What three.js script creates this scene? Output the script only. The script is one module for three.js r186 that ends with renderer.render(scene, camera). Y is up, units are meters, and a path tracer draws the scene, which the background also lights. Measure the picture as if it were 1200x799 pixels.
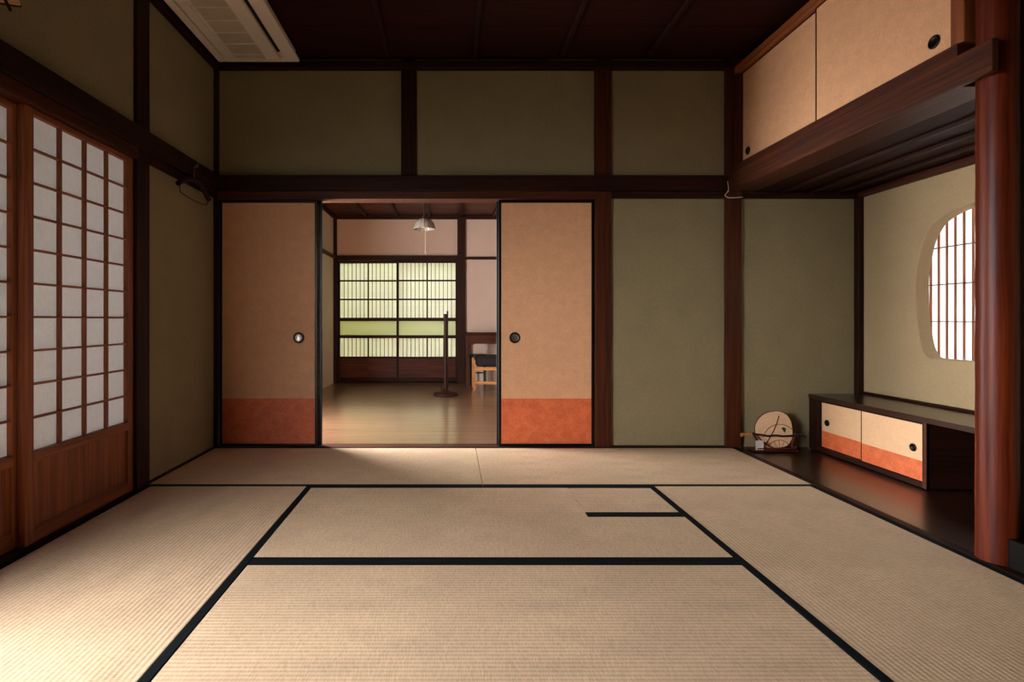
import * as THREE from 'three';
import { RoundedBoxGeometry } from 'three/addons/geometries/RoundedBoxGeometry.js';
import { mergeGeometries } from 'three/addons/utils/BufferGeometryUtils.js';
import { RectAreaLightUniformsLib } from 'three/addons/lights/RectAreaLightUniformsLib.js';

// ---------------------------------------------------------------- camera, sky, exposure
const scene = new THREE.Scene();
const renderer = new THREE.WebGLRenderer({ antialias: true });
renderer.toneMapping = THREE.LinearToneMapping;
renderer.toneMappingExposure = 1.22;
renderer.shadowMap.enabled = true;

const camera = new THREE.PerspectiveCamera(2 * Math.atan(399.5 / 627) * 180 / Math.PI, 1200 / 799, 0.05, 200);
camera.position.set(0, 0.91, 0);
camera.lookAt(0, 0.91, -1);
camera.setViewOffset(1200, 799, 72, 24.5, 1200, 799);       // rising lens: the back wall stays square to the picture
camera.updateProjectionMatrix();

scene.background = new THREE.Color().setRGB(0.96, 0.98, 1.02);   // bright overcast sky
scene.backgroundIntensity = 13.0;

// the sun behind thin cloud: low over the garden on the left, very soft
const sun = new THREE.DirectionalLight(new THREE.Color().setRGB(1, 0.95, 0.88), 2.0);
sun.name = 'hazy_sun'; sun.position.set(-8.5, 4.4, -0.5); sun.target.position.set(0, 0, -0.5); scene.add(sun, sun.target);
sun.castShadow = true; sun.shadow.radius = 62; sun.shadow.mapSize.set(2048, 2048);
Object.assign(sun.shadow.camera, { left: -9, right: 9, top: 9, bottom: -9, near: 0.5, far: 30 });

RectAreaLightUniformsLib.init();
function skyLight(name, w, h, pos, look, intensity, col) {      // daylight standing in an opening
  const l = new THREE.RectAreaLight(new THREE.Color().setRGB(...col), intensity, w, h);
  l.name = name; l.position.set(...pos); l.lookAt(...look); scene.add(l); return l;
}
// open garden bay in the left wall, beside the camera
skyLight('daylight_open_bay', 4.4, 0.8, [-3.65, 1.9, 0.9], [0, 0.1, -0.2], 34, [1, 0.96, 0.92]);
// open bay in the left wall of the room beyond, close to the paper doors
skyLight('daylight_far_bay', 0.9, 1.7, [-1.84, 0.90, -4.47], [0, 0.90, -4.47], 32, [1, 0.96, 0.92]);

// ---------------------------------------------------------------- helpers
let seed = 12345;
const rnd = () => { seed = (seed * 1664525 + 1013904223) >>> 0; return seed / 4294967296; };
const hash = (x, y, s) => { let h = (x * 374761393 + y * 668265263 + s * 2147483647) | 0; h = (h ^ (h >>> 13)) * 1274126177 | 0; return ((h ^ (h >>> 16)) >>> 0) / 4294967296; };
function vnoise(u, v, nx, ny, s) {               // tileable value noise, nx by ny cells over the unit square
  const x = u * nx, y = v * ny, xi = Math.floor(x), yi = Math.floor(y), fx = x - xi, fy = y - yi;
  const a = fx * fx * (3 - 2 * fx), b = fy * fy * (3 - 2 * fy), w = (i, n) => ((i % n) + n) % n;
  const h = (i, j) => hash(w(i, nx), w(j, ny), s);
  return (h(xi, yi) * (1 - a) + h(xi + 1, yi) * a) * (1 - b) + (h(xi, yi + 1) * (1 - a) + h(xi + 1, yi + 1) * a) * b;
}
function tex(w, h, fn, srgb, rep) {
  const d = new Uint8Array(w * h * 4);
  for (let j = 0; j < h; j++) for (let i = 0; i < w; i++) {
    const c = fn((i + 0.5) / w, (j + 0.5) / h), k = (j * w + i) * 4;
    for (let q = 0; q < 3; q++) d[k + q] = Math.max(0, Math.min(255, Math.round(255 * (c.length ? c[q] : c))));
    d[k + 3] = 255;
  }
  const t = new THREE.DataTexture(d, w, h, THREE.RGBAFormat);
  t.wrapS = t.wrapT = THREE.RepeatWrapping; t.magFilter = THREE.LinearFilter; t.minFilter = THREE.LinearMipmapLinearFilter; t.generateMipmaps = true;
  if (srgb) t.colorSpace = THREE.SRGBColorSpace;
  t.repeat.set(...(rep || [1, 1]));
  t.needsUpdate = true;
  return t;
}
const mixc = (a, b, t) => a.map((v, i) => v + (b[i] - v) * t);
const hexc = (h) => [(h >> 16 & 255) / 255, (h >> 8 & 255) / 255, (h & 255) / 255];

// wood: grain runs along u; the texture covers 1.2 m along and 0.3 m across
function grain(u, v, s) {
  const warp = 0.06 * vnoise(u, v, 3, 4, s) + 0.02 * vnoise(u, v, 8, 9, s + 1);
  const g1 = vnoise(u, v + warp, 3, 26, s + 2), g2 = vnoise(u, v + warp, 6, 90, s + 3), g3 = vnoise(u, v, 24, 200, s + 4), big = vnoise(u, v, 2, 3, s + 5);
  return 0.42 * g1 + 0.25 * g2 + 0.15 * g3 + 0.18 * big;
}
function woodMat(dark, light, s, o = {}) {
  const a = hexc(dark), b = hexc(light);
  const map = tex(512, 512, (u, v) => mixc(a, b, Math.min(1, Math.max(0, (grain(u, v, s) - 0.2) * 1.65))), true, [1 / 1.2, 1 / 0.3]);
  const bump = tex(256, 256, (u, v) => grain(u, v, s), false, [1 / 1.2, 1 / 0.3]);
  return new THREE.MeshPhysicalMaterial({ map, bumpMap: bump, bumpScale: o.bump ?? 0.0006, roughness: o.rough ?? 0.5, clearcoat: o.coat ?? 0, clearcoatRoughness: o.coatRough ?? 0.25, specularIntensity: o.spec ?? 1 });
}
const M = {};
M.darkWood = woodMat(0x180a05, 0x38180b, 11, { rough: 0.55, spec: 0.35 });
M.redWood = woodMat(0x2e140a, 0x5c2a12, 23, { rough: 0.5, spec: 0.45 });
M.shojiWood = woodMat(0x6a3416, 0xa2582a, 37, { rough: 0.5 });
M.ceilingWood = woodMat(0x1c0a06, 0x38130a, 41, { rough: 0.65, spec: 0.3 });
M.alcoveFloor = woodMat(0x180b06, 0x43200f, 53, { rough: 0.3, coat: 0.4, coatRough: 0.17, bump: 0.0002 });
M.post = woodMat(0x3f1206, 0x742c0e, 61, { rough: 0.42, spec: 0.5, bump: 0.0004 });
M.floorBoards = [71, 72, 73].map((s) => woodMat(0x503c2e, 0x846347, s, { rough: 0.3, coat: 0.6, coatRough: 0.13, bump: 0.00015 }));
M.paleWood = woodMat(0x9a6232, 0xc48a50, 83, { rough: 0.5 });
M.blackLacquer = new THREE.MeshPhysicalMaterial({ color: 0x090707, roughness: 0.35, specularIntensity: 0.5 });
M.blackPlain = new THREE.MeshStandardMaterial({ color: 0x0d0c0c, roughness: 0.8 });

function plasterMat(hex, s, amt = 0.1) {
  const c = hexc(hex);
  const map = tex(512, 512, (u, v) => { const n = 0.55 * hash(Math.floor(u * 512), Math.floor(v * 512), s) + 0.25 * vnoise(u, v, 130, 130, s + 1) + 0.2 * vnoise(u, v, 9, 9, s + 2) - 0.5; return c.map((x) => x * (1 + n * amt * 2)); }, true, [1 / 1.1, 1 / 1.1]);
  const bumpMap = tex(256, 256, (u, v) => 0.5 * hash(Math.floor(u * 256), Math.floor(v * 256), s + 5) + 0.5 * vnoise(u, v, 90, 90, s + 6), false, [1 / 0.55, 1 / 0.55]);
  return new THREE.MeshStandardMaterial({ map, bumpMap, bumpScale: 0.0012, roughness: 0.95 });
}
M.olive = plasterMat(0x887a5a, 101);
M.greyWall = new THREE.MeshStandardMaterial({ color: 0x7c7e84, roughness: 1 });
M.sand = plasterMat(0xae9672, 111, 0.07);
M.offWhite = plasterMat(0xc6b1a4, 121, 0.05);
M.cream = plasterMat(0xcdbfa6, 131, 0.05);

// paper of the sliding doors: a fine linen-like weave
function paperMat(hex, s, amt, rough = 0.9) {
  const c = hexc(hex);
  const f = (u, v) => 0.4 * vnoise(u, v, 40, 260, s) + 0.4 * vnoise(u, v, 260, 40, s + 1) + 0.2 * vnoise(u, v, 12, 12, s + 2);
  const map = tex(512, 512, (u, v) => { const n = f(u, v) - 0.5; return c.map((x) => x * (1 + n * amt)); }, true, [1 / 0.5, 1 / 0.5]);
  return new THREE.MeshStandardMaterial({ map, roughness: rough });
}
M.fusumaPaper = paperMat(0xd8a27a, 141, 0.16);
M.orangePaper = (() => {
  const c = hexc(0xd4683a);
  const map = tex(512, 512, (u, v) => { const n = 0.35 * vnoise(u, v, 60, 60, 151) + 0.3 * vnoise(u, v, 140, 140, 152) + 0.35 * vnoise(u, v, 14, 14, 153) - 0.5; return c.map((x, i) => x * (1 + n * [0.22, 0.4, 0.5][i])); }, true, [1 / 0.6, 1 / 0.6]);
  return new THREE.MeshStandardMaterial({ map, roughness: 0.6 });
})();
M.cabinetPaper = paperMat(0xe0b389, 161, 0.12, 0.7);

// shoji paper: thin, scatters daylight into the room
function washi(hex, trans, s) {
  const c = hexc(hex);
  const map = tex(256, 256, (u, v) => { const n = 0.5 * vnoise(u, v, 20, 60, s) + 0.5 * vnoise(u, v, 70, 70, s + 1) - 0.5; return c.map((x) => x * (1 + n * 0.06)); }, true, [1 / 0.3, 1 / 0.3]);
  return new THREE.MeshPhysicalMaterial({ map, roughness: 1, transmission: trans, thickness: 0, specularIntensity: 0.2, side: THREE.DoubleSide });
}
M.washi = washi(0xf2f0ee, 0.34, 171);
M.frosted = new THREE.MeshPhysicalMaterial({ color: 0xd9dcc8, roughness: 0.6, transmission: 0.38, thickness: 0, side: THREE.DoubleSide });

// tatami rush: cords every 15 mm along the mat, fine straws across
function tatamiMat(hex, s) {
  const c = hexc(hex);
  const f = (u, v) => { const rib = 0.5 + 0.5 * Math.cos(v * 2 * Math.PI * 18); return rib; };
  const map = tex(1024, 512, (u, v) => {
    const rib = Math.pow(f(u, v), 0.6), straw = hash(Math.floor(u * 256), Math.floor(v * 18), s), n = vnoise(u, v, 5, 4, s + 1), f2 = vnoise(u, v, 200, 30, s + 2);
    const k = 0.88 + 0.12 * rib + 0.1 * (straw - 0.5) + 0.06 * (n - 0.5) + 0.06 * (f2 - 0.5);
    return [c[0] * k, c[1] * (k * 0.99 + 0.005 * n), c[2] * (k * 0.97 + 0.02 * rib)];
  }, true, [1 / 0.6, 1 / 0.3]);
  const bumpMap = tex(512, 512, (u, v) => 0.8 * f(u, v) + 0.2 * hash(Math.floor(u * 256), Math.floor(v * 18), s), false, [1 / 0.6, 1 / 0.3]);
  return new THREE.MeshPhysicalMaterial({ map, bumpMap, bumpScale: 0.0007, roughness: 0.62, specularIntensity: 0.6 });
}
M.tatami = [tatamiMat(0xdabd9e, 201), tatamiMat(0xdabd9e, 211)];
M.border = (() => {
  const map = tex(256, 256, (u, v) => { const n = 0.7 + 0.6 * hash(Math.floor(u * 128), Math.floor(v * 128), 221); return [0.04 * n, 0.062 * n, 0.075 * n]; }, true, [1 / 0.1, 1 / 0.1]);
  return new THREE.MeshPhysicalMaterial({ map, roughness: 0.9, specularIntensity: 0.25 });
})();
M.metalRing = new THREE.MeshStandardMaterial({ color: 0x1a1210, roughness: 0.35, metalness: 0.6 });
M.metalCup = new THREE.MeshStandardMaterial({ color: 0xb0aa9a, roughness: 0.3, metalness: 0.9 });
M.darkCup = new THREE.MeshStandardMaterial({ color: 0x16120f, roughness: 0.35, metalness: 0.7 });
M.greyCup = new THREE.MeshStandardMaterial({ color: 0x77726a, roughness: 0.3, metalness: 0.8 });
M.whitePlastic = new THREE.MeshStandardMaterial({ color: 0xe6dccf, roughness: 0.5 });
M.greyPlastic = new THREE.MeshStandardMaterial({ color: 0xd6c8b2, roughness: 0.6 });
M.cable = new THREE.MeshStandardMaterial({ color: 0xb5ada0, roughness: 0.5 });

// --- geometry helpers. Coordinates: x to the right, y up, "d" is the distance in front of the camera (z = -d)
function planarUV(g, axis = 'auto', off = null) {
  g.computeBoundingBox();
  const p = g.attributes.position, n = g.attributes.normal, s = new THREE.Vector3(); g.boundingBox.getSize(s);
  const sz = [s.x, s.y, s.z], ax = axis === 'auto' ? sz.indexOf(Math.max(...sz)) : 'xyz'.indexOf(axis);
  const o = off || [rnd() * 3, rnd() * 3], uv = new Float32Array(p.count * 2);
  for (let i = 0; i < p.count; i++) {
    const N = [Math.abs(n.getX(i)), Math.abs(n.getY(i)), Math.abs(n.getZ(i))], k = N.indexOf(Math.max(...N)), P = [p.getX(i), p.getY(i), p.getZ(i)];
    let a, b;
    if (k === ax) { a = (ax + 1) % 3; b = (ax + 2) % 3; } else { a = ax; b = 3 - ax - k; }
    uv[2 * i] = P[a] + o[0]; uv[2 * i + 1] = P[b] + o[1] + 0.37 * k;
  }
  g.setAttribute('uv', new THREE.BufferAttribute(uv, 2));
  return g;
}
function bx(x0, x1, y0, y1, d0, d1, r = 0, axis = 'auto') {     // a box, its edges rounded by r
  const w = x1 - x0, h = y1 - y0, l = d1 - d0;
  let g = r > 0 ? new RoundedBoxGeometry(w, h, l, 1, Math.min(r, w / 2.01, h / 2.01, l / 2.01)) : new THREE.BoxGeometry(w, h, l);
  if (g.index) g = g.toNonIndexed();
  g.translate((x0 + x1) / 2, (y0 + y1) / 2, -(d0 + d1) / 2);
  return planarUV(g, axis);
}
function prep(g) { g = g.index ? g.toNonIndexed() : g; for (const k of Object.keys(g.attributes)) if (!['position', 'normal', 'uv'].includes(k)) g.deleteAttribute(k); return g; }
function mesh(name, geos, mat, parent = scene) {
  const list = (Array.isArray(geos) ? geos : [geos]).map(prep);
  const g = list.length > 1 ? mergeGeometries(list) : list[0];
  const m = new THREE.Mesh(g, mat);
  m.name = parent === scene ? numbered(name) : name; m.castShadow = m.receiveShadow = true; parent.add(m);
  return m;
}
const used = new Map();
function numbered(name) { const n = used.get(name) || 0; used.set(name, n + 1); return n ? `${name}_${String(n).padStart(3, '0')}` : name; }
function tag(o, label, category, group) { o.userData.label = label; o.userData.category = category; if (group) o.userData.group = group; return o; }
function struct(o, label, category) { o.userData.kind = 'structure'; if (label) o.userData.label = label; if (category) o.userData.category = category; return o; }
function thing(name, label, category, group) { const o = new THREE.Group(); o.name = numbered(name); scene.add(o); return tag(o, label, category, group); }
function settle(g, x, y, d) { // move a group's origin to its base without moving its parts
  g.position.set(x, y, -d); for (const c of g.children) { c.position.x -= x; c.position.y -= y; c.position.z += d; } return g;
}
function tube(pts, r, seg = 24, rad = 8) { return prep(new THREE.TubeGeometry(new THREE.CatmullRomCurve3(pts.map((p) => new THREE.Vector3(p[0], p[1], -p[2]))), seg, r, rad, false)); }
function rod(a, b, r0, r1 = r0, rad = 16) {
  const A = new THREE.Vector3(a[0], a[1], -a[2]), B = new THREE.Vector3(b[0], b[1], -b[2]), L = A.distanceTo(B);
  const g = new THREE.CylinderGeometry(r1, r0, L, rad); g.applyQuaternion(new THREE.Quaternion().setFromUnitVectors(new THREE.Vector3(0, 1, 0), B.clone().sub(A).normalize())); g.translate((A.x + B.x) / 2, (A.y + B.y) / 2, (A.z + B.z) / 2);
  return prep(g);
}

// ---------------------------------------------------------------- large structure
const XL = -1.70, XR = 2.95, DB = 3.86, CEIL = 2.79, D2 = 7.80, XR2 = 2.0;
struct(mesh('ground', bx(-14, 14, -0.6, -0.5, -8, 18), new THREE.MeshStandardMaterial({ color: 0x74705a, roughness: 1 })), 'unseen garden ground outside the house, toned dark to cut bounce light', 'ground');  // dark tone chosen to weaken the light bounced up onto the paper
struct(mesh('floor', bx(XL - 0.1, XR + 0.1, -0.5, -0.058, -1.3, 3.84), M.darkWood), 'underfloor beneath the tatami mats', 'floor');
struct(mesh('roof', [bx(-2.4, 3.25, 2.98, 3.1, -1.6, 8.2)], M.darkWood), 'roof slab above the rooms with shallow eaves', 'roof');

// walls (plaster faces; timber stands proud of them)
struct(mesh('wall_left', [
  bx(XL - 0.1, XL, 1.83, 2.98, -1.2, DB + 0.1), bx(XL - 0.1, XL, 0, 1.83, 2.99, DB + 0.1),
  bx(XL - 0.1, XL, -0.058, 1.83, -1.2, 0.18)], M.olive), 'olive plaster of the left wall', 'wall');
struct(mesh('wall_back', [
  bx(XL, 1.98, 1.83, 2.98, DB, DB + 0.09), bx(1.10, 1.98, -0.058, 1.83, DB, DB + 0.09), bx(1.98, XR, -0.058, 2.98, DB, DB + 0.09)], M.olive), 'olive plaster of the back wall', 'wall');
struct(mesh('wall_front', bx(XL - 0.1, XR + 0.1, -0.058, 2.98, -1.3, -1.2), M.olive), 'plaster wall behind the viewer', 'wall');

// right wall with the round-topped window opening
const winHalf = [[0, 1.587], [0.13, 1.573], [0.284, 1.545], [0.388, 1.500], [0.462, 1.391], [0.507, 1.18], [0.500, 0.926], [0.470, 0.755], [0.435, 0.690], [0.40, 0.675]];
const WC = 2.885;
function windowOutline(grow = 0) {
  const right = new THREE.CatmullRomCurve3(winHalf.map(([a, b]) => new THREE.Vector3(a * (1 + grow), 1.12 + (b - 1.12) * (1 + grow), 0)), false, 'catmullrom', 0.35).getPoints(48);
  const pts = right.map((p) => new THREE.Vector2(p.x, p.y));
  return [...pts, ...pts.slice(1).reverse().map((p) => new THREE.Vector2(-p.x, p.y))];
}
{
  const sh = new THREE.Shape([[-1.2, -0.058], [3.96, -0.058], [3.96, 2.98], [-1.2, 2.98]].map(([a, b]) => new THREE.Vector2(a - WC, b)));
  sh.holes.push(new THREE.Path(windowOutline().reverse()));
  const g = new THREE.ExtrudeGeometry(sh, { depth: 0.075, bevelEnabled: true, bevelThickness: 0.006, bevelSize: 0.006, bevelOffset: -0.006, bevelSegments: 2, curveSegments: 12 });
  g.rotateY(Math.PI / 2);                       // shape x -> -z (distance), depth -> +x
  g.translate(XR + 0.006, 0, -WC);
  struct(mesh('wall_right', planarUV(prep(g), 'y'), M.sand), 'sand coloured alcove wall with the round-topped window opening', 'wall');
}
// partition between the shelf alcove and the next alcove
struct(mesh('wall_partition', bx(2.10, XR, -0.058, 2.98, 2.0, 2.06), M.darkWood), 'partition behind the red-brown alcove post, its shade put into a dark tone', 'wall');  // dark wood carries the shade right of the post in its colour

// room beyond
struct(mesh('wall_left_far', [bx(XL - 0.1, XL, -0.06, 2.98, 4.95, D2 + 0.1), bx(XL - 0.1, XL, 1.8, 2.98, DB + 0.1, 4.95)], M.cream), 'cream left wall of the room beyond', 'wall');
struct(mesh('wall_back_far', [
  bx(XL, 0.10, 1.80, 2.98, D2, D2 + 0.1), bx(0.10, XR2, -0.06, 2.98, D2, D2 + 0.1), ], M.offWhite), 'pale plaster wall above and beside the far shoji', 'wall');
struct(mesh('wall_right_far', bx(XR2, XR2 + 0.1, -0.06, 2.98, DB + 0.09, D2 + 0.1), M.offWhite), 'right wall of the room beyond', 'wall');

// ceilings: lapped boards with battens below
{
  const c = new THREE.Group(); c.name = 'ceiling'; scene.add(c); struct(c, 'dark red-brown board ceiling with battens', 'ceiling');
  let d = -1.2, k = 0;
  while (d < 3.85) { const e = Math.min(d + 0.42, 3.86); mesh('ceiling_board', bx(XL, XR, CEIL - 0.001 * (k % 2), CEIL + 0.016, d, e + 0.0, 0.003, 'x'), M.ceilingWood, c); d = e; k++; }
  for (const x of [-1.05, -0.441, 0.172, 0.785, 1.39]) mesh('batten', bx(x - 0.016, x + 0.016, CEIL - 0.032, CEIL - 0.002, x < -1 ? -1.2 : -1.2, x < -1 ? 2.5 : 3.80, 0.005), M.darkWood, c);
  const f = new THREE.Group(); f.name = 'ceiling_far'; scene.add(f); struct(f, 'brown board ceiling of the room beyond', 'ceiling');
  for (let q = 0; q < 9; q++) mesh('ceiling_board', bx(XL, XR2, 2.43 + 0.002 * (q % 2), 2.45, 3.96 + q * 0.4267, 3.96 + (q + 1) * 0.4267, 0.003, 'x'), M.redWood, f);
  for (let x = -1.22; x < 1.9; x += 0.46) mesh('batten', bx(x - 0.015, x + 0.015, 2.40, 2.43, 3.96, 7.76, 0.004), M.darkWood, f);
}

// timber: posts, rails and cornices, one piece each
let trimNo = 0;
function trim(what, x0, x1, y0, y1, d0, d1, m = M.darkWood, r = 0.005) { return struct(mesh(`trim_${++trimNo}`, bx(x0, x1, y0, y1, d0, d1, r), m), what, 'timber'); }
trim('dark corner post left of the paper door', XL - 0.08, -1.668, -0.058, CEIL, 3.835, 3.95);
trim('dark post beside the shoji', XL - 0.1, -1.682, -0.058, CEIL, 2.868, 2.995);
trim('short dark post above the lintel', -0.355, -0.245, 1.93, CEIL, 3.838, 3.90);
trim('red-brown post right of the paper doors', 1.036, 1.152, -0.058, CEIL, 3.833, 3.95, M.redWood);
trim('red-brown post at the alcove corner', 1.973, 2.083, -0.058, CEIL, 3.828, 3.95, M.redWood);
trim('thin dark corner post of the alcove', 2.908, XR, -0.058, 1.83, 3.815, DB);
trim('dark picture rail along the back wall', -1.655, 1.973, 1.832, 1.940, 3.797, 3.838, M.darkWood, 0.006);
trim('grooved lintel over the paper doors', -1.668, 1.036, 1.775, 1.832, 3.818, 3.95, M.redWood, 0.003);
trim('slim rail under the picture rail', 1.152, 1.973, 1.782, 1.832, 3.825, 3.86);
trim('slim rail across the alcove back', 2.083, 2.908, 1.782, 1.832, 3.825, 3.86);
trim('dark picture rail along the left wall', XL, -1.652, 1.832, 1.945, -1.2, 3.797, M.darkWood, 0.006);
trim('lintel over the shoji', XL - 0.1, -1.672, 1.775, 1.832, 0.18, 2.868, M.redWood, 0.003);
trim('slim rail over the olive panel', XL, -1.682, 1.782, 1.832, 2.995, 3.83);
trim('dark cornice along the back wall', XL, 2.0, 2.705, 2.757, 3.80, 3.86);
trim('dark cornice along the left wall', XL, -1.64, 2.705, 2.757, -1.2, 3.80);
trim('dark sill under the shoji', XL - 0.1, -1.677, -0.058, -0.002, 0.18, 2.868, M.darkWood, 0.003);
trim('dark floor strip along the left wall', XL, -1.677, -0.058, 0.006, 2.995, 3.835, M.darkWood, 0.003);
trim('dark floor strip along the back wall', 1.152, 1.973, -0.058, 0.008, 3.838, 3.86, M.darkWood, 0.003);
trim('grooved threshold of the paper doors', -1.668, 1.036, -0.058, -0.001, 3.838, 3.95, M.redWood, 0.003);
trim('dark edging strip of the alcove floor', 2.005, 2.05, -0.058, 0.002, 0.2, 3.84, M.darkWood, 0.004);
trim('post beside the open garden bay', XL - 0.1, -1.682, -0.058, CEIL, 0.12, 0.24);
// timber of the room beyond
trim('dark post right of the far shoji', 0.099, 0.215, -0.06, 2.40, 7.755, D2);
trim('dark post in the far left corner', XL, -1.652, -0.06, 2.40, 7.755, D2 + 0.1);
trim('dark lintel over the far shoji', -1.652, 0.10, 1.775, 1.845, 7.74, D2 + 0.1);
trim('slim rail on the far pale wall', 0.215, XR2, 1.79, 1.83, 7.765, D2);
trim('dark cornice of the far wall', XL, XR2, 2.375, 2.43, 7.75, D2);
trim('dark cornice over the far left wall', XL, -1.665, 2.375, 2.43, 3.96, 7.75);
trim('brown rail along the far left wall', XL, -1.67, 1.80, 1.85, 3.96, 7.755, M.redWood);
trim('sill of the far shoji', -1.655, 0.10, -0.06, 0.012, 7.72, D2 + 0.1);

// alcove floor and the raised neighbour alcove
struct(mesh('floor_alcove', bx(2.05, XR, -0.058, -0.004, 2.06, DB, 0.002, 'z'), M.alcoveFloor), 'polished dark board floor of the alcove', 'floor');
struct(mesh('platform_alcove', bx(2.055, XR, -0.058, 0.105, 0.2, 1.985, 0.006), new THREE.MeshPhysicalMaterial({ color: 0x080605, roughness: 0.6, specularIntensity: 0.25 })), 'black lacquered raised floor right of the post', 'platform');

// board floor of the room beyond, planks running across
{
  const f = new THREE.Group(); f.name = 'floor_far'; scene.add(f); struct(f, 'polished brown board floor of the room beyond', 'floor');
  for (let k = 0; k < 26; k++) { const d = 3.952 + k * 0.1448; mesh('plank', bx(XL, XR2, -0.05, -0.003 - 0.0006 * rnd(), d + 0.0008, d + 0.144, 0.002, 'x'), M.floorBoards[k % 3], f); }
}

// ---------------------------------------------------------------- tatami
function mat(label, x0, x1, d0, d1, along, tone, cut) {
  const t = thing('tatami_mat', label, 'tatami mat');
  const g = 0.0012, b = 0.031, T = 0.0;
  x0 += g; x1 -= g; d0 += g; d1 -= g;
  const core = (a0, a1, e0, e1) => bx(a0, a1, -0.056, T, e0, e1, 0.003, along);
  if (along === 'x') {
    let parts = core(x0, x1, d0 + b, d1 - b);
    if (cut) {
      const g2 = new THREE.ExtrudeGeometry(new THREE.Shape([[x0, d0 + b], [x1, d0 + b], [x1, cut.d], [cut.x, cut.d], [cut.x, d1 - b], [x0, d1 - b]].map(([p, q]) => new THREE.Vector2(p, q))), { depth: 0.056, bevelEnabled: false });
      g2.rotateX(-Math.PI / 2); g2.translate(0, T - 0.056, 0); parts = planarUV(prep(g2), 'x');
    }
    mesh('rush_surface', parts, M.tatami[tone], t);
    mesh('border', bx(x0, x1, -0.056, T + 0.001, d0, d0 + b, 0.002), M.border, t);
    mesh('border', bx(x0, cut ? cut.x : x1, -0.056, T + 0.001, d1 - b, d1, 0.002), M.border, t);
  } else {
    mesh('rush_surface', core(x0 + b, x1 - b, d0, d1), M.tatami[tone], t);
    mesh('border', bx(x0, x0 + b, -0.056, T + 0.001, d0, d1, 0.002), M.border, t);
    mesh('border', bx(x1 - b, x1, -0.056, T + 0.001, d0, d1, 0.002), M.border, t);
  }
  return settle(t, (x0 + x1) / 2, -0.056, (d0 + d1) / 2);
}
const TX0 = -1.677, TX1 = 2.005, TXa = -0.757, TXb = 1.085;
mat('tatami mat lying along the back wall below the left paper door', TX0, 0.178, 2.934, 3.838, 'x', 1);
mat('tatami mat lying along the back wall in front of the olive panel and alcove post', 0.178, TX1, 2.934, 3.838, 'x', 0);
mat('tatami mat in mid room with a square piece cut out of its corner', TXa, TXb, 2.022, 2.934, 'x', 1, { x: 0.635, d: 2.474 });
mat('tatami mat between the two lengthwise mats, bordering the cut-out mat', TXa, TXb, 1.11, 2.022, 'x', 0);
mat('brightly lit lengthwise tatami mat beside the shoji doors', TX0, TXa, 1.11, 2.934, 'z', 0);
mat('lengthwise tatami mat beside the alcove floor and red-brown post', TXb, TX1, 1.11, 2.934, 'z', 1);
mat('tatami mat next to the open garden bay, bordering the passage floor', TX0, 0.178, 0.2, 1.11, 'x', 0);
mat('tatami mat next to the black raised alcove floor, bordering the passage', 0.178, TX1, 0.2, 1.11, 'x', 1);
{
  const t = thing('hearth_cover', 'small square tatami piece let into a mat, with a dark strip along its front', 'tatami mat');
  mesh('rush_surface', bx(0.637, TXb - 0.001, -0.056, 0, 2.535, 2.934 - 0.033, 0.003, 'x'), M.tatami[1], t);
  mesh('border', bx(0.637, TXb - 0.001, -0.056, 0.001, 2.476, 2.535, 0.002), M.border, t);
  mesh('border', bx(0.637, TXb - 0.001, -0.056, 0.001, 2.901, 2.932, 0.002), M.border, t);
  settle(t, 0.86, -0.056, 2.72);
}
struct(mesh('floor_passage', bx(XL, XR, -0.058, -0.002, -1.2, 0.195, 0.002, 'x'), M.floorBoards[0]), 'board floor of the passage where the viewer stands', 'floor');

// ---------------------------------------------------------------- paper sliding doors (fusuma)
function cupHandle(name, parent, r, at, facing, cupMat) {          // round recessed pull: dark ring and a dished plate
  const pr = [[r * 0.66, -0.002], [r * 0.68, 0.0035], [r * 0.8, 0.0055], [r * 0.97, 0.0035], [r, 0]].map(([a, b]) => new THREE.Vector2(a, b));
  const ring = new THREE.LatheGeometry(pr, 32), cup = new THREE.LatheGeometry([[0.0001, -0.0012], [r * 0.3, -0.001], [r * 0.6, 0.0008], [r * 0.68, 0.0022]].map(([a, b]) => new THREE.Vector2(a, b)), 24);
  const orient = (g) => { if (facing === 'z') g.rotateX(Math.PI / 2); else g.rotateZ(Math.PI / 2); g.translate(at[0], at[1], -at[2]); return prep(g); };
  const h = mesh(name, orient(ring), M.metalRing, parent);
  mesh('pull_plate', orient(cup), cupMat, h);
  return h;
}
function fusuma(label, x0, x1, d, handleX, cupMat) {
  const y0 = 0.001, y1 = 1.774, f = 0.02, T = 0.022, t = thing('fusuma_door', label, 'sliding door');
  mesh('paper_panel', bx(x0 + f, x1 - f, 0.345, y1 - f, d + 0.004, d + T - 0.004, 0, 'y'), M.fusumaPaper, t);
  mesh('lower_panel', bx(x0 + f, x1 - f, y0 + f, 0.345, d + 0.004, d + T - 0.004, 0, 'y'), M.orangePaper, t);
  mesh('frame_stile', bx(x0, x0 + f, y0, y1, d, d + T, 0.003), M.blackLacquer, t);
  mesh('frame_stile', bx(x1 - f, x1, y0, y1, d, d + T, 0.003), M.blackLacquer, t);
  mesh('frame_rail', bx(x0 + f, x1 - f, y0, y0 + f, d, d + T, 0.003), M.blackLacquer, t);
  mesh('frame_rail', bx(x0 + f, x1 - f, y1 - f, y1, d, d + T, 0.003), M.blackLacquer, t);
  if (handleX !== null) cupHandle('door_pull', t, 0.04, [handleX, 0.783, d + 0.001], 'z', cupMat);
  return settle(t, (x0 + x1) / 2, y0, d + T / 2);
}
fusuma('pinkish-tan paper sliding door with orange base and bright round pull, beside the olive left wall', -1.664, -0.958, 3.85, -1.093, M.metalCup);
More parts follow.
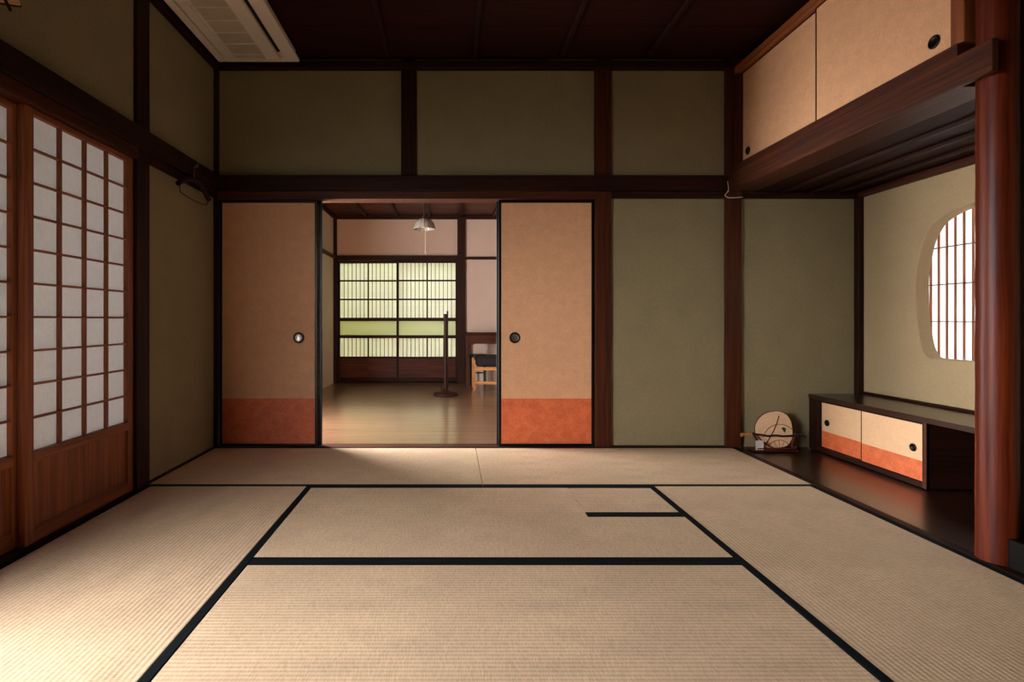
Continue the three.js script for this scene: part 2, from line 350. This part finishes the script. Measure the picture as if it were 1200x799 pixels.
fusuma('pinkish-tan paper sliding door with orange base and dark round pull, beside the red-brown post', 0.345, 1.034, 3.85, 0.462, M.greyCup);
fusuma('paper sliding door pushed open behind the door by the olive wall', -1.645, -0.935, 3.885, null);
fusuma('paper sliding door pushed open behind the door by the red-brown post', 0.335, 1.020, 3.885, null);

// ---------------------------------------------------------------- shoji along the left wall
function shojiDoor(label, d0, d1, x) {           // x: the room-side face
  const t = thing('shoji_door', label, 'shoji door'), T = 0.03, xo = x - T, s = 0.048, y0 = 0.0, y1 = 1.774, pb = 0.372, pt = 1.748;
  mesh('stile', bx(xo, x, y0, y1, d0, d0 + s, 0.003), M.shojiWood, t);
  mesh('stile', bx(xo, x, y0, y1, d1 - s, d1, 0.003), M.shojiWood, t);
  mesh('top_rail', bx(xo, x - 0.001, pt, y1, d0 + s, d1 - s, 0.003), M.shojiWood, t);
  mesh('middle_rail', bx(xo, x + 0.004, pb - 0.042, pb, d0 + s, d1 - s, 0.004), M.shojiWood, t);
  mesh('bottom_rail', bx(xo, x - 0.001, y0, 0.055, d0 + s, d1 - s, 0.003), M.shojiWood, t);
  const pw = (d1 - d0 - 2 * s), cuts = [0, 0.27, 0.63, 1];
  for (let k = 0; k < 3; k++) mesh('lower_board', bx(xo + 0.012, x - 0.012, 0.055, pb - 0.042, d0 + s + cuts[k] * pw, d0 + s + cuts[k + 1] * pw, 0.002, 'y'), M.shojiWood, t);
  mesh('moulding', bx(x - 0.012, x - 0.006, 0.055, 0.063, d0 + s, d1 - s, 0.002), M.shojiWood, t);
  // lattice: 4 columns by 10 rows
  const nc = 4, nr = 10, cw = pw / nc, rh = (pt - pb) / nr, m = 0.011;
  for (let c = 1; c < nc; c++) mesh('muntin', bx(x - 0.023, x - 0.004, pb, pt, d0 + s + c * cw - m / 2, d0 + s + c * cw + m / 2, 0.0015), M.shojiWood, t);
  for (let r = 1; r < nr; r++) mesh('crossbar', bx(x - 0.0232, x - 0.007, pb + r * rh - 0.0045, pb + r * rh + 0.0045, d0 + s, d1 - s, 0.0015), M.shojiWood, t);
  for (let c = 0; c < nc; c++) for (let r = 0; r < nr; r++)
    mesh('paper_pane', bx(x - 0.0255, x - 0.0245, pb + r * rh, pb + (r + 1) * rh, d0 + s + c * cw, d0 + s + (c + 1) * cw, 0, 'y').translate(0, 0, 0), M.washi, t);
  return settle(t, x - T / 2, y0, (d0 + d1) / 2);
}
shojiDoor('shoji door with paper lattice and wooden base, beside the dark post', 2.136, 2.868, -1.70);
shojiDoor('shoji door partly behind its neighbour, nearer the open garden bay', 1.43, 2.170, -1.736);

// ---------------------------------------------------------------- far shoji
function farShoji(label, x0, x1, d) {
  const t = thing('lattice_shoji_door', label, 'shoji door'), s = 0.03, y1 = 1.774, y0 = 0.014, T = 0.03;
  mesh('stile', bx(x0, x0 + s, y0, y1, d, d + T, 0.003), M.darkWood, t);
  mesh('stile', bx(x1 - s, x1, y0, y1, d, d + T, 0.003), M.darkWood, t);
  const rails = [[y1 - 0.03, y1], [0.895, 0.945], [0.645, 0.69], [0.345, 0.375], [y0, 0.07]];
  for (const [a, b] of rails) mesh('rail', bx(x0 + s, x1 - s, a, b, d, d + T, 0.003), M.darkWood, t);
  const a0 = x0 + s, a1 = x1 - s, n = 14;
  for (const [lo, hi] of [[0.945, y1 - 0.03], [0.375, 0.645]]) {
    for (let k = 1; k < n; k++) { const x = a0 + (a1 - a0) * k / n, w = k === n / 2 ? 0.010 : 0.0035; mesh('lattice_bar', bx(x - w, x + w, lo, hi, d + 0.004, d + 0.018, 0.001), M.darkWood, t); }
    mesh('paper_sheet', bx(a0, a1, lo, hi, d + 0.020, d + 0.021, 0, 'y'), M.washi, t);
  }
  for (const y of [1.212, 1.486]) mesh('crossbar', bx(a0, a1, y - 0.012, y + 0.012, d + 0.003, d + 0.017, 0.001), M.darkWood, t);
  mesh('glass_pane', bx(a0, a1, 0.69, 0.895, d + 0.012, d + 0.0125), M.frosted, t);
  for (let k = 0; k < 2; k++) mesh('lower_board', bx(a0 + (a1 - a0) * k / 2, a0 + (a1 - a0) * (k + 1) / 2, 0.07, 0.345, d + 0.010, d + 0.02, 0.002, 'x'), M.redWood, t);
  return settle(t, (x0 + x1) / 2, y0, d + T / 2);
}
farShoji('fine-latticed shoji with a glass band beside the cream left wall of the room beyond', -1.652, -0.765, D2 + 0.045);
farShoji('fine-latticed shoji with a glass band next to the far dark post', -0.785, 0.102, D2 + 0.003);

// ---------------------------------------------------------------- round-topped window
{
  const w = new THREE.Group(); w.name = 'window_1'; scene.add(w); struct(w, 'round-topped paper window with thin vertical bars in the alcove wall', 'window');
  const X = XR + 0.09;
  const inside = (d) => { const a = Math.min(0.55, Math.abs(d - WC)); return a; };
  mesh('paper_sheet', bx(X + 0.016, X + 0.017, 0.60, 1.66, WC - 0.58, WC + 0.58, 0, 'y'), M.washi, w);
  for (let k = -9; k <= 9; k++) { const d = WC + 0.014 + k * 0.055; if (inside(d) < 0.55) mesh('lattice_bar', bx(X, X + 0.014, 0.60, 1.66, d - 0.0028, d + 0.0028, 0.001), M.shojiWood, w); }
  for (const y of [0.90, 1.13, 1.36]) mesh('crossbar', bx(X + 0.002, X + 0.0155, y - 0.003, y + 0.003, WC - 0.58, WC + 0.58, 0.001), M.redWood, w);
  mesh('outer_frame', [bx(X, X + 0.03, 0.55, 0.60, WC - 0.62, WC + 0.62), bx(X, X + 0.03, 1.66, 1.71, WC - 0.62, WC + 0.62), bx(X, X + 0.03, 0.60, 1.66, WC - 0.62, WC - 0.58), bx(X, X + 0.03, 0.60, 1.66, WC + 0.58, WC + 0.62)], M.redWood, w);
}

// ---------------------------------------------------------------- alcove post, beam, cupboards
struct(mesh('trim_' + (++trimNo), (() => {
  const pr = []; for (let k = 0; k <= 40; k++) { const y = -0.058 + (CEIL + 0.058) * k / 40; pr.push(new THREE.Vector2(0.0615 - 0.003 * (k / 40) + 0.0006 * Math.sin(k * 1.7), y)); }
  const g = new THREE.LatheGeometry(pr, 40); const p = g.attributes.position, uv = g.attributes.uv;
  for (let i = 0; i < p.count; i++) uv.setXY(i, p.getY(i), uv.getX(i) * 0.39);
  g.translate(2.074, 0, -2.03); return prep(g);
})(), M.post), 'round polished red-brown alcove post', 'post');
trim('dark facing board of the beam, running past the round post', 1.975, 2.002, 1.820, 1.942, 1.952, 3.828, M.redWood, 0.005);
trim('heavy beam under the overhead cupboard', 2.002, 2.17, 1.824, 1.942, 2.095, 3.828, M.redWood, 0.004);
trim('board lining of the alcove ceiling edge', 2.905, XR, 1.786, 1.83, 2.06, 3.815, M.redWood);
{
  const c = new THREE.Group(); c.name = 'ceiling_alcove'; scene.add(c); struct(c, 'dark board ceiling under the overhead cupboard', 'ceiling');
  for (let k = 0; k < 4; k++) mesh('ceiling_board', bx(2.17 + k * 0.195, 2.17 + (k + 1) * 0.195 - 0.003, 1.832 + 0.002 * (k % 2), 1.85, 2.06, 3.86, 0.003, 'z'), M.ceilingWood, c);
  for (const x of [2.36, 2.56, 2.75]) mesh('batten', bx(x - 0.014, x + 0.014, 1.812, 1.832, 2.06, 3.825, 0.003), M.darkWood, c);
}
{
  const t = thing('overhead_cupboard', 'overhead alcove cupboard with two tan paper sliding doors', 'cupboard');
  mesh('sill', bx(1.998, 2.075, 1.943, 2.003, 2.11, 3.826, 0.004), M.redWood, t);
  mesh('head_rail', bx(2.016, 2.075, 2.655, 2.705, 2.11, 3.80, 0.004), M.shojiWood, t);
  mesh('side_stile', bx(2.012, 2.075, 2.003, 2.655, 2.095, 2.155, 0.004), M.shojiWood, t);
  mesh('side_stile', bx(2.02, 2.075, 2.003, 2.655, 3.785, 3.826, 0.003), M.redWood, t);
  mesh('inner_back', bx(2.11, 2.13, 1.86, 2.78, 2.11, 3.826), M.darkWood, t);
  const door = (d0, d1, x, hd, r) => {
    const o = mesh('door', bx(x, x + 0.014, 2.012, 2.648, d0 + 0.008, d1 - 0.008, 0, 'y'), M.fusumaPaper, t);
    mesh('door_frame', [bx(x - 0.002, x + 0.015, 2.003, 2.655, d0, d0 + 0.010, 0.002), bx(x - 0.002, x + 0.015, 2.003, 2.655, d1 - 0.010, d1, 0.002), bx(x - 0.002, x + 0.015, 2.003, 2.012, d0, d1, 0.002), bx(x - 0.002, x + 0.015, 2.648, 2.655, d0, d1, 0.002)], M.blackLacquer, o);
    cupHandle('door_pull', o, r, [x - 0.002, 2.085, hd], 'x', M.darkCup);
  };
  door(2.155, 3.000, 2.046, 2.262, 0.028);
  door(2.985, 3.785, 2.064, 3.71, 0.028);
  settle(t, 2.05, 1.943, 2.97);
}
{
  const t = thing('low_cabinet', 'low alcove cabinet with two tan and orange paper doors under a dark shelf top', 'cabinet');
  const X = 2.555;
  mesh('shelf_top', bx(X - 0.005, XR, 0.356, 0.386, 2.062, 3.815, 0.003, 'z'), M.alcoveFloor, t);
  mesh('back_rail', bx(XR - 0.018, XR, 0.387, 0.402, 2.062, 3.815, 0.003), M.darkWood, t);
  mesh('end_post', bx(X, X + 0.05, 0, 0.356, 3.725, 3.815, 0.003), M.darkWood, t);
  mesh('side_panel', bx(X + 0.0, XR - 0.03, 0, 0.356, 2.872, 2.898, 0.003), M.darkWood, t);
  mesh('front_stile', bx(X - 0.002, X + 0.02, 0, 0.356, 2.872, 2.898, 0.003), M.redWood, t);
  mesh('bottom_rail', bx(X + 0.002, X + 0.05, 0, 0.030, 2.898, 3.725, 0.002), M.darkWood, t);
  mesh('top_rail', bx(X + 0.002, X + 0.05, 0.343, 0.356, 2.898, 3.725, 0.002), M.darkWood, t);
  mesh('back_board', bx(XR - 0.03, XR - 0.018, 0, 0.356, 2.062, 3.815, 0), M.darkWood, t);
  mesh('end_board', bx(X + 0.06, XR - 0.03, 0, 0.356, 2.062, 2.075, 0), M.darkWood, t);
  const door = (d0, d1, x, hd) => {
    const o = mesh('door', bx(x, x + 0.012, 0.143, 0.343, d0, d1, 0, 'y'), M.cabinetPaper, t);
    mesh('lower_panel', bx(x, x + 0.012, 0.033, 0.143, d0, d1, 0, 'y'), M.orangePaper, o);
    mesh('door_edge', bx(x - 0.001, x + 0.013, 0.030, 0.343, d0 - 0.006, d0, 0), M.blackLacquer, o);
    mesh('door_edge', bx(x - 0.001, x + 0.013, 0.030, 0.343, d1, d1 + 0.006, 0), M.blackLacquer, o);
    cupHandle('door_pull', o, 0.022, [x - 0.002, 0.205, hd], 'x', M.darkCup);
  };
  door(2.904, 3.338, X + 0.010, 2.965);
  door(3.330, 3.719, X + 0.026, 3.665);
  settle(t, 2.75, 0, 2.95);
}

// ---------------------------------------------------------------- fan display in the alcove
{
  const d = 3.765;
  const st = thing('fan_stand', 'small red-brown wooden display stand below the round fan', 'stand');
  mesh('base_board', bx(2.095, 2.405, 0, 0.012, 3.69, 3.80, 0.003), M.redWood, st);
  mesh('support', tube([[2.16, 0.012, 3.715], [2.15, 0.05, 3.725], [2.12, 0.10, 3.735], [2.11, 0.125, 3.735]], 0.006), M.post, st);
  mesh('support', tube([[2.37, 0.012, 3.715], [2.38, 0.05, 3.725], [2.405, 0.10, 3.735], [2.41, 0.125, 3.735]], 0.006), M.post, st);
  mesh('crossbar', rod([2.12, 0.022, 3.70], [2.39, 0.022, 3.70], 0.006), M.post, st);
  settle(st, 2.25, 0, 3.745);

  const f = thing('round_fan', 'cream round paper fan with curved red line print, leaning in the alcove', 'fan');
  const P = [[-0.128, 0.10], [-0.127, 0.15], [-0.105, 0.195], [-0.06, 0.235], [0.0, 0.255], [0.06, 0.252], [0.105, 0.225], [0.128, 0.18], [0.134, 0.13], [0.128, 0.07], [0.10, 0.025], [0.05, 0.005], [-0.05, 0.003], [-0.11, 0.02], [-0.126, 0.06]];
  const out = new THREE.CatmullRomCurve3(P.map(([a, b]) => new THREE.Vector3(a, b, 0)), true).getPoints(80).map((p) => new THREE.Vector2(p.x, p.y));
  const g = new THREE.ExtrudeGeometry(new THREE.Shape(out), { depth: 0.004, bevelEnabled: false });
  const fan = mesh('fan_paper', prep(g), paperMat(0xe3bd95, 301, 0.2), f);
  const place = (o) => { o.rotation.x = -0.10; o.position.set(2.265, 0.014, -3.745); };
  place(fan);
  const arc = (cx, cy, rx, ry, a0, a1, r) => { const q = []; for (let k = 0; k <= 16; k++) { const a = a0 + (a1 - a0) * k / 16; q.push([cx + rx * Math.cos(a), cy + ry * Math.sin(a), -0.0045]); } return tube(q, r, 24, 6); };
  const red = new THREE.MeshStandardMaterial({ color: 0x7c2a14, roughness: 0.7 }), brown = new THREE.MeshStandardMaterial({ color: 0x4a1c10, roughness: 0.7 });
  const clip = (name, geo, m) => place(mesh(name, geo, m, f));
  clip('fan_rim', tube([...P, P[0]].map(([a, b]) => [a, b, -0.002]), 0.0028, 90, 6), brown);
  clip('printed_arc', arc(0.045, 0.02, 0.13, 0.145, 0.75, 2.75, 0.0022), red);
  clip('printed_arc', arc(0.035, 0.0, 0.075, 0.055, 0.25, 2.9, 0.0022), red);
  for (const [x, y] of [[0.0, 0.045], [0.035, 0.055], [0.07, 0.045]]) clip('printed_line', tube([[0.035 + (x - 0.035) * 0.5, 0.006, -0.0045], [x, y, -0.0045]], 0.0016, 8, 6), red);
  clip('printed_leaf', (() => { const s = new THREE.Shape([[0.055, 0.14], [0.07, 0.144], [0.088, 0.138], [0.086, 0.118], [0.076, 0.107], [0.066, 0.122]].map(([a, b]) => new THREE.Vector2(a, b))); return prep(new THREE.ExtrudeGeometry(s, { depth: 0.001, bevelEnabled: false }).translate(0, 0, 0.0042)); })(), new THREE.MeshStandardMaterial({ color: 0x0c4a2c, roughness: 0.7 }));
  clip('printed_reed', [tube([[0.045, 0.225, -0.0048], [0.025, 0.17, -0.0048], [-0.005, 0.11, -0.0048], [-0.04, 0.055, -0.0048], [-0.06, 0.03, -0.0048]], 0.0035, 20, 6)], brown);
  settle(f, 2.265, 0.012, 3.745);

  const br = thing('twig', 'dark wavy twig lying across the front of the round fan', 'twig');
  mesh('stem', tube([[2.105, 0.118, 3.722], [2.16, 0.112, 3.722], [2.21, 0.104, 3.722], [2.26, 0.108, 3.722], [2.31, 0.103, 3.722], [2.37, 0.106, 3.722], [2.43, 0.112, 3.722], [2.47, 0.098, 3.722]], 0.0065, 60, 8), M.blackPlain, br);
  mesh('cut_end', rod([2.02, 0.112, 3.722], [2.095, 0.116, 3.722], 0.012, 0.011), M.paleWood, br);
  mesh('side_shoot', tube([[2.13, 0.112, 3.72], [2.16, 0.075, 3.715], [2.2, 0.04, 3.712], [2.24, 0.025, 3.71]], 0.004, 20, 6), M.redWood, br);
  settle(br, 2.25, 0.1, 3.722);
  const cd = mesh('small_card', bx(2.108, 2.162, 0.013, 0.078, 3.696, 3.6975), new THREE.MeshStandardMaterial({ color: 0xc9c2bc, roughness: 0.8 }));
  tag(cd, 'small blank white card at the corner of the fan stand', 'card');
}

// ---------------------------------------------------------------- ceiling air conditioner
{
  const t = thing('air_conditioner', 'white ceiling air conditioner with a ribbed intake grille', 'air conditioner');
  const x0 = -1.622, W = 0.566, d0 = 2.55, d1 = 3.745, yb = 2.715, x = (f) => x0 + f * W;
  mesh('housing', bx(x0 + 0.02, x0 + W - 0.02, yb + 0.02, CEIL - 0.003, d0 + 0.02, d1 - 0.02, 0.004), M.whitePlastic, t);
  mesh('panel_edge', [bx(x(0), x(0.085), yb, yb + 0.022, d0, d1, 0.005), bx(x(0.84), x(1), yb, yb + 0.022, d0, d1, 0.005), bx(x(0.085), x(0.84), yb, yb + 0.022, d1 - 0.03, d1, 0.004), bx(x(0.085), x(0.84), yb, yb + 0.022, d0, d0 + 0.03, 0.004)], M.whitePlastic, t);
  mesh('air_flap', bx(x(0.10), x(0.205), yb + 0.006, yb + 0.018, d0 + 0.034, d1 - 0.034, 0.004), M.whitePlastic, t);
  mesh('grille_frame', [bx(x(0.215), x(0.245), yb + 0.003, yb + 0.02, d0 + 0.034, d1 - 0.034, 0.003), bx(x(0.61), x(0.775), yb + 0.002, yb + 0.02, d0 + 0.034, d1 - 0.034, 0.003)], M.whitePlastic, t);
  for (let k = 0; k < 8; k++) { const a = d1 - 0.095 - k * 0.137; if (a - 0.137 < d0) break; mesh('grille_rib', bx(x(0.245), x(0.61), yb + 0.004, yb + 0.014, a - 0.004, a + 0.004, 0.001), M.whitePlastic, t); }
  for (let k = 0; k < 22; k++) { const a = x(0.252) + k * (x(0.603) - x(0.252)) / 21; mesh('grille_slat', bx(a - 0.003, a + 0.003, yb + 0.009, yb + 0.013, d0 + 0.034, d1 - 0.034, 0), M.greyPlastic, t); }
  mesh('filter', bx(x(0.245), x(0.61), yb + 0.0145, yb + 0.0195, d0 + 0.034, d1 - 0.034), M.greyPlastic, t);
  mesh('outlet_slot', bx(x(0.79), x(0.825), yb + 0.012, yb + 0.0195, d0 + 0.06, d1 - 0.12), M.blackPlain, t);
  mesh('louvre', bx(x(0.778), x(0.788), yb + 0.001, yb + 0.018, d0 + 0.034, d1 - 0.034, 0.001), M.greyPlastic, t);
  settle(t, x(0.5), yb, 3.15);
}

// ---------------------------------------------------------------- things on the left wall and by the alcove corner
{
  const t = thing('clothes_hanger', 'dark wooden clothes hanger on the picture rail of the left wall', 'hanger'), X = -1.63;
  mesh('shoulder_bar', tube([[X, 1.728, 3.20], [X, 1.765, 3.27], [X, 1.795, 3.37], [X, 1.797, 3.43], [X, 1.768, 3.53], [X, 1.722, 3.61]], 0.016, 40, 10), M.darkWood, t);
  mesh('wire_hook', tube([[X, 1.805, 3.40], [X, 1.85, 3.40], [X, 1.885, 3.405], [X - 0.004, 1.905, 3.43], [X - 0.012, 1.895, 3.45]], 0.0025, 24, 6), M.metalCup, t);
  mesh('trouser_bar', tube([[X, 1.735, 3.22], [X, 1.69, 3.225], [X, 1.68, 3.25], [X, 1.675, 3.55], [X, 1.69, 3.585], [X, 1.735, 3.59]], 0.003, 40, 6), M.darkWood, t);
  const n = mesh('rail_hook', tube([[-1.655, 1.895, 3.44], [-1.635, 1.893, 3.44], [-1.627, 1.898, 3.44], [-1.626, 1.915, 3.44]], 0.003, 16, 6), M.metalCup, t);
  settle(t, X, 1.67, 3.4);
}
{
  const t = thing('wall_plaque', 'pale plaque with a dark strip, hung askew above the picture rail of the left wall', 'plaque');
  mesh('plaque_face', bx(-0.006, 0.006, 0, 0.36, -0.62, 0, 0.003), paperMat(0xd8a878, 321, 0.15), t);
  mesh('plaque_edge', bx(-0.03, -0.007, -0.004, 0.37, -0.63, 0.02, 0.003), M.darkWood, t);
  mesh('dark_strip', bx(0.006, 0.010, 0.0, 0.34, -0.08, -0.066, 0.001).rotateX(0.35), M.darkWood, t);
  t.position.set(-1.666, 2.126, -2.07); t.rotation.x = 0.42;
}
tag(mesh('cable', tube([[1.967, 1.945, 3.825], [1.966, 1.87, 3.79], [1.966, 1.822, 3.79], [1.955, 1.80, 3.81], [1.975, 1.785, 3.815], [2.02, 1.782, 3.812], [2.085, 1.786, 3.812]], 0.0035, 50, 6), M.cable), 'thin pale cable at the foot of the overhead cupboard corner', 'cable');
tag(mesh('tack', bx(1.058, 1.066, 0.0012, 0.004, 2.545, 2.575, 0.001), M.cable), 'tiny pale tack at the corner of the dark hearth strip', 'tack');

// ---------------------------------------------------------------- furniture of the room beyond
{
  const t = thing('pole_stand', 'dark pole stand on a round base in front of the far shoji', 'stand'), X = -0.06, D = 6.5;
  const base = new THREE.LatheGeometry([[0.0001, 0], [0.148, 0], [0.15, 0.012], [0.14, 0.03], [0.09, 0.042], [0.035, 0.05], [0.03, 0.09], [0.0001, 0.09]].map(([a, b]) => new THREE.Vector2(a, b)), 40).translate(X, -0.003, -D);
  mesh('base', prep(base), M.darkWood, t);
  mesh('pole', rod([X, 0.04, D], [X - 0.002, 0.985, D], 0.024, 0.021), M.darkWood, t);
  mesh('side_rod', rod([X + 0.022, 0.06, D], [X + 0.022, 1.02, D], 0.010), M.blackPlain, t);
  mesh('side_rod', rod([X - 0.05, 0.03, D], [X - 0.05, 0.11, D], 0.008), M.blackPlain, t);
  settle(t, X, -0.003, D);
}
{
  const t = thing('console_table', 'dark wooden side table against the far pale wall', 'table');
  mesh('table_top', bx(0.20, 1.30, 0.705, 0.735, 7.30, 7.76, 0.006), M.darkWood, t);
  mesh('apron', bx(0.225, 1.275, 0.585, 0.705, 7.33, 7.35, 0.003), M.redWood, t);
  for (const [x, d] of [[0.235, 7.34], [1.22, 7.34], [0.235, 7.70], [1.22, 7.70]]) mesh('leg', bx(x - 0.018, x + 0.022, -0.003, 0.705, d - 0.02, d + 0.02, 0.005), M.redWood, t);
  for (const [x, s] of [[0.255, 1], [1.205, -1]]) { // rounded brackets under the apron
    const sh = new THREE.Shape(); sh.moveTo(0, 0); sh.lineTo(0, -0.09); sh.quadraticCurveTo(0.01 * s, -0.015, 0.09 * s, 0); sh.lineTo(0, 0);
    mesh('bracket', prep(new THREE.ExtrudeGeometry(sh, { depth: 0.016, bevelEnabled: false }).translate(x, 0.585, -7.35)), M.redWood, t);
  }
  settle(t, 0.75, -0.003, 7.53);
}
{
  const t = thing('wooden_chair', 'low pale-framed wooden chair with a black cushion beside the paper door', 'chair'), D = 6.87;
  const L = 0.305, R = 0.86;
  for (const [x, d, h] of [[L, D, 0.40], [R, D, 0.40], [L, D + 0.42, 0.40], [R, D + 0.42, 0.40]]) mesh('leg', bx(x - 0.014, x + 0.014, -0.003, h, d - 0.018, d + 0.018, 0.004), M.paleWood, t);
  mesh('rail', bx(L + 0.014, R - 0.014, 0.265, 0.305, D - 0.012, D + 0.012, 0.003), M.paleWood, t);
  mesh('rail', bx(L + 0.014, R - 0.014, 0.085, 0.122, D - 0.012, D + 0.012, 0.003), M.paleWood, t);
  mesh('side_rail', bx(L - 0.012, L + 0.012, 0.265, 0.305, D + 0.018, D + 0.402, 0.003), M.paleWood, t);
  mesh('side_rail', bx(R - 0.012, R + 0.012, 0.265, 0.305, D + 0.018, D + 0.402, 0.003), M.paleWood, t);
  mesh('seat_cushion', bx(L + 0.016, R - 0.016, 0.31, 0.445, D - 0.02, D + 0.42, 0.045), new THREE.MeshStandardMaterial({ color: 0x100d0d, roughness: 0.9 }), t);
  settle(t, 0.58, -0.003, D + 0.21);
}
{
  const t = thing('dark_stool', 'small dark stool under the far side table, beside the wooden chair', 'stool'), m = new THREE.MeshStandardMaterial({ color: 0x10201c, roughness: 0.6 });
  mesh('seat', bx(0.265, 0.50, 0.37, 0.43, 7.40, 7.64, 0.012), m, t);
  for (const [x, d] of [[0.285, 7.42], [0.48, 7.42], [0.285, 7.62], [0.48, 7.62]]) mesh('leg', rod([x, -0.003, d], [x, 0.37, d], 0.013), m, t);
  mesh('stretcher', rod([0.285, 0.18, 7.42], [0.48, 0.18, 7.42], 0.009), m, t);
  settle(t, 0.38, -0.003, 7.52);
}
{
  const t = thing('pendant_lamp', 'unlit glass-shaded pendant lamp hanging in the room beyond', 'lamp'), X = -0.285, D = 5.8;
  const glass = new THREE.MeshPhysicalMaterial({ color: 0xb8b0a6, roughness: 0.2, transmission: 0.6, thickness: 0, side: THREE.DoubleSide });
  const pr = [[0.02, 0.115], [0.055, 0.110], [0.085, 0.090], [0.105, 0.055], [0.113, 0.02], [0.118, 0.0], [0.114, 0.0], [0.109, 0.02], [0.101, 0.054], [0.082, 0.087], [0.053, 0.106], [0.02, 0.11]].map(([a, b]) => new THREE.Vector2(a, b));
  const g = new THREE.LatheGeometry(pr, 48), p = g.attributes.position;
  for (let i = 0; i < p.count; i++) { const x = p.getX(i), z = p.getZ(i), a = Math.atan2(z, x), k = 1 + 0.02 * Math.cos(a * 16), y = p.getY(i); p.setXYZ(i, x * k, y + (0.115 - y) * 0.03 * Math.cos(a * 16), z * k); }
  g.computeVertexNormals(); g.translate(X, 1.895, -D);
  mesh('glass_shade', prep(g), glass, t);
  mesh('socket', rod([X, 1.985, D], [X, 2.04, D], 0.024, 0.02), M.blackPlain, t);
  mesh('bulb', prep(new THREE.SphereGeometry(0.028, 20, 14).scale(1, 1.25, 1).translate(X, 1.945, -D)), new THREE.MeshPhysicalMaterial({ color: 0xd9c090, roughness: 0.3 }), t);
  mesh('cord', rod([X, 2.04, D], [X, 2.40, D], 0.005), M.blackPlain, t);
  mesh('ceiling_rose', rod([X, 2.385, D], [X, 2.40, D], 0.04), M.blackPlain, t);
  mesh('pull_string', rod([X + 0.01, 1.91, D], [X + 0.01, 1.63, D], 0.0025, 0.0025, 6), M.cable, t);
  settle(t, X, 1.63, D);
}

// ---------------------------------------------------------------- outdoors, seen only through paper and glass
struct(mesh('veranda_eave', bx(-3.5, XL - 0.1, 2.33, 2.40, -1.2, 8.2, 0.003, 'z'), M.darkWood), 'wooden eave over the veranda outside the shoji', 'eave');
struct(mesh('added_shade_screen', bx(-3.5, XL - 0.1, -0.06, 2.33, 1.40, 1.44, 0.004, 'y'), M.greyWall), 'added unseen grey screen keeping bay light off the shoji', 'screen');  // unseen blocker, added to shade the shoji from the bay light
struct(mesh('added_shade_screen', bx(-3.5, XL - 0.1, -0.06, 2.33, 3.0, 3.04, 0.004, 'y'), M.greyWall), 'added unseen grey screen shading the shoji from its farther side', 'screen');  // second added blocker, closes off sky from the other end of the shoji
struct(mesh('added_sky_blocker', bx(-4.7, -4.6, -0.5, 2.5, 1.1, 3.7, 0.004, 'y'), M.greyWall), 'added unseen grey slab holding back low sky and sun from the shoji', 'garden wall');  // added out of view to block low sky and dim the shoji paper
struct(mesh('veranda_floor', bx(-2.70, XL - 0.1, -0.12, -0.06, -1.2, 4.2, 0.003, 'z'), M.floorBoards[1]), 'board veranda outside the shoji', 'veranda');
{
  const leafGeo = new THREE.PlaneGeometry(0.11, 0.07, 1, 1);
  const lm = new THREE.MeshPhysicalMaterial({ color: 0xc6d858, roughness: 0.9, transmission: 0.5, thickness: 0, side: THREE.DoubleSide });
  const h = new THREE.InstancedMesh(leafGeo, lm, 7000); h.name = 'hedge_leaves'; h.userData.kind = 'stuff';
  tag(h, 'green garden foliage beyond the far shoji', 'foliage');
  const q = new THREE.Object3D();
  for (let i = 0; i < 7000; i++) { q.position.set(-4.5 + rnd() * 8, 0.2 + rnd() * 3.6, -(9.3 + rnd() * 1.6 + 0.3 * Math.sin(i))); q.rotation.set(rnd() * 6, rnd() * 6, rnd() * 6); const s = 0.8 + rnd() * 0.9; q.scale.set(s, s, s); q.updateMatrix(); h.setMatrixAt(i, q.matrix); }
  scene.add(h);
  struct(mesh('hedge_core', bx(-5, 4, -0.5, 1.6, 11.4, 12.0), new THREE.MeshStandardMaterial({ color: 0x84945a, roughness: 1 })), 'dense green hedge beyond the far shoji', 'hedge');
  struct(mesh('lawn', bx(-8, 8, -0.5, -0.47, 8.4, 17), new THREE.MeshStandardMaterial({ color: 0xa0aa4c, roughness: 1 })), 'green lawn beyond the far shoji', 'lawn');
}

renderer.render(scene, camera);
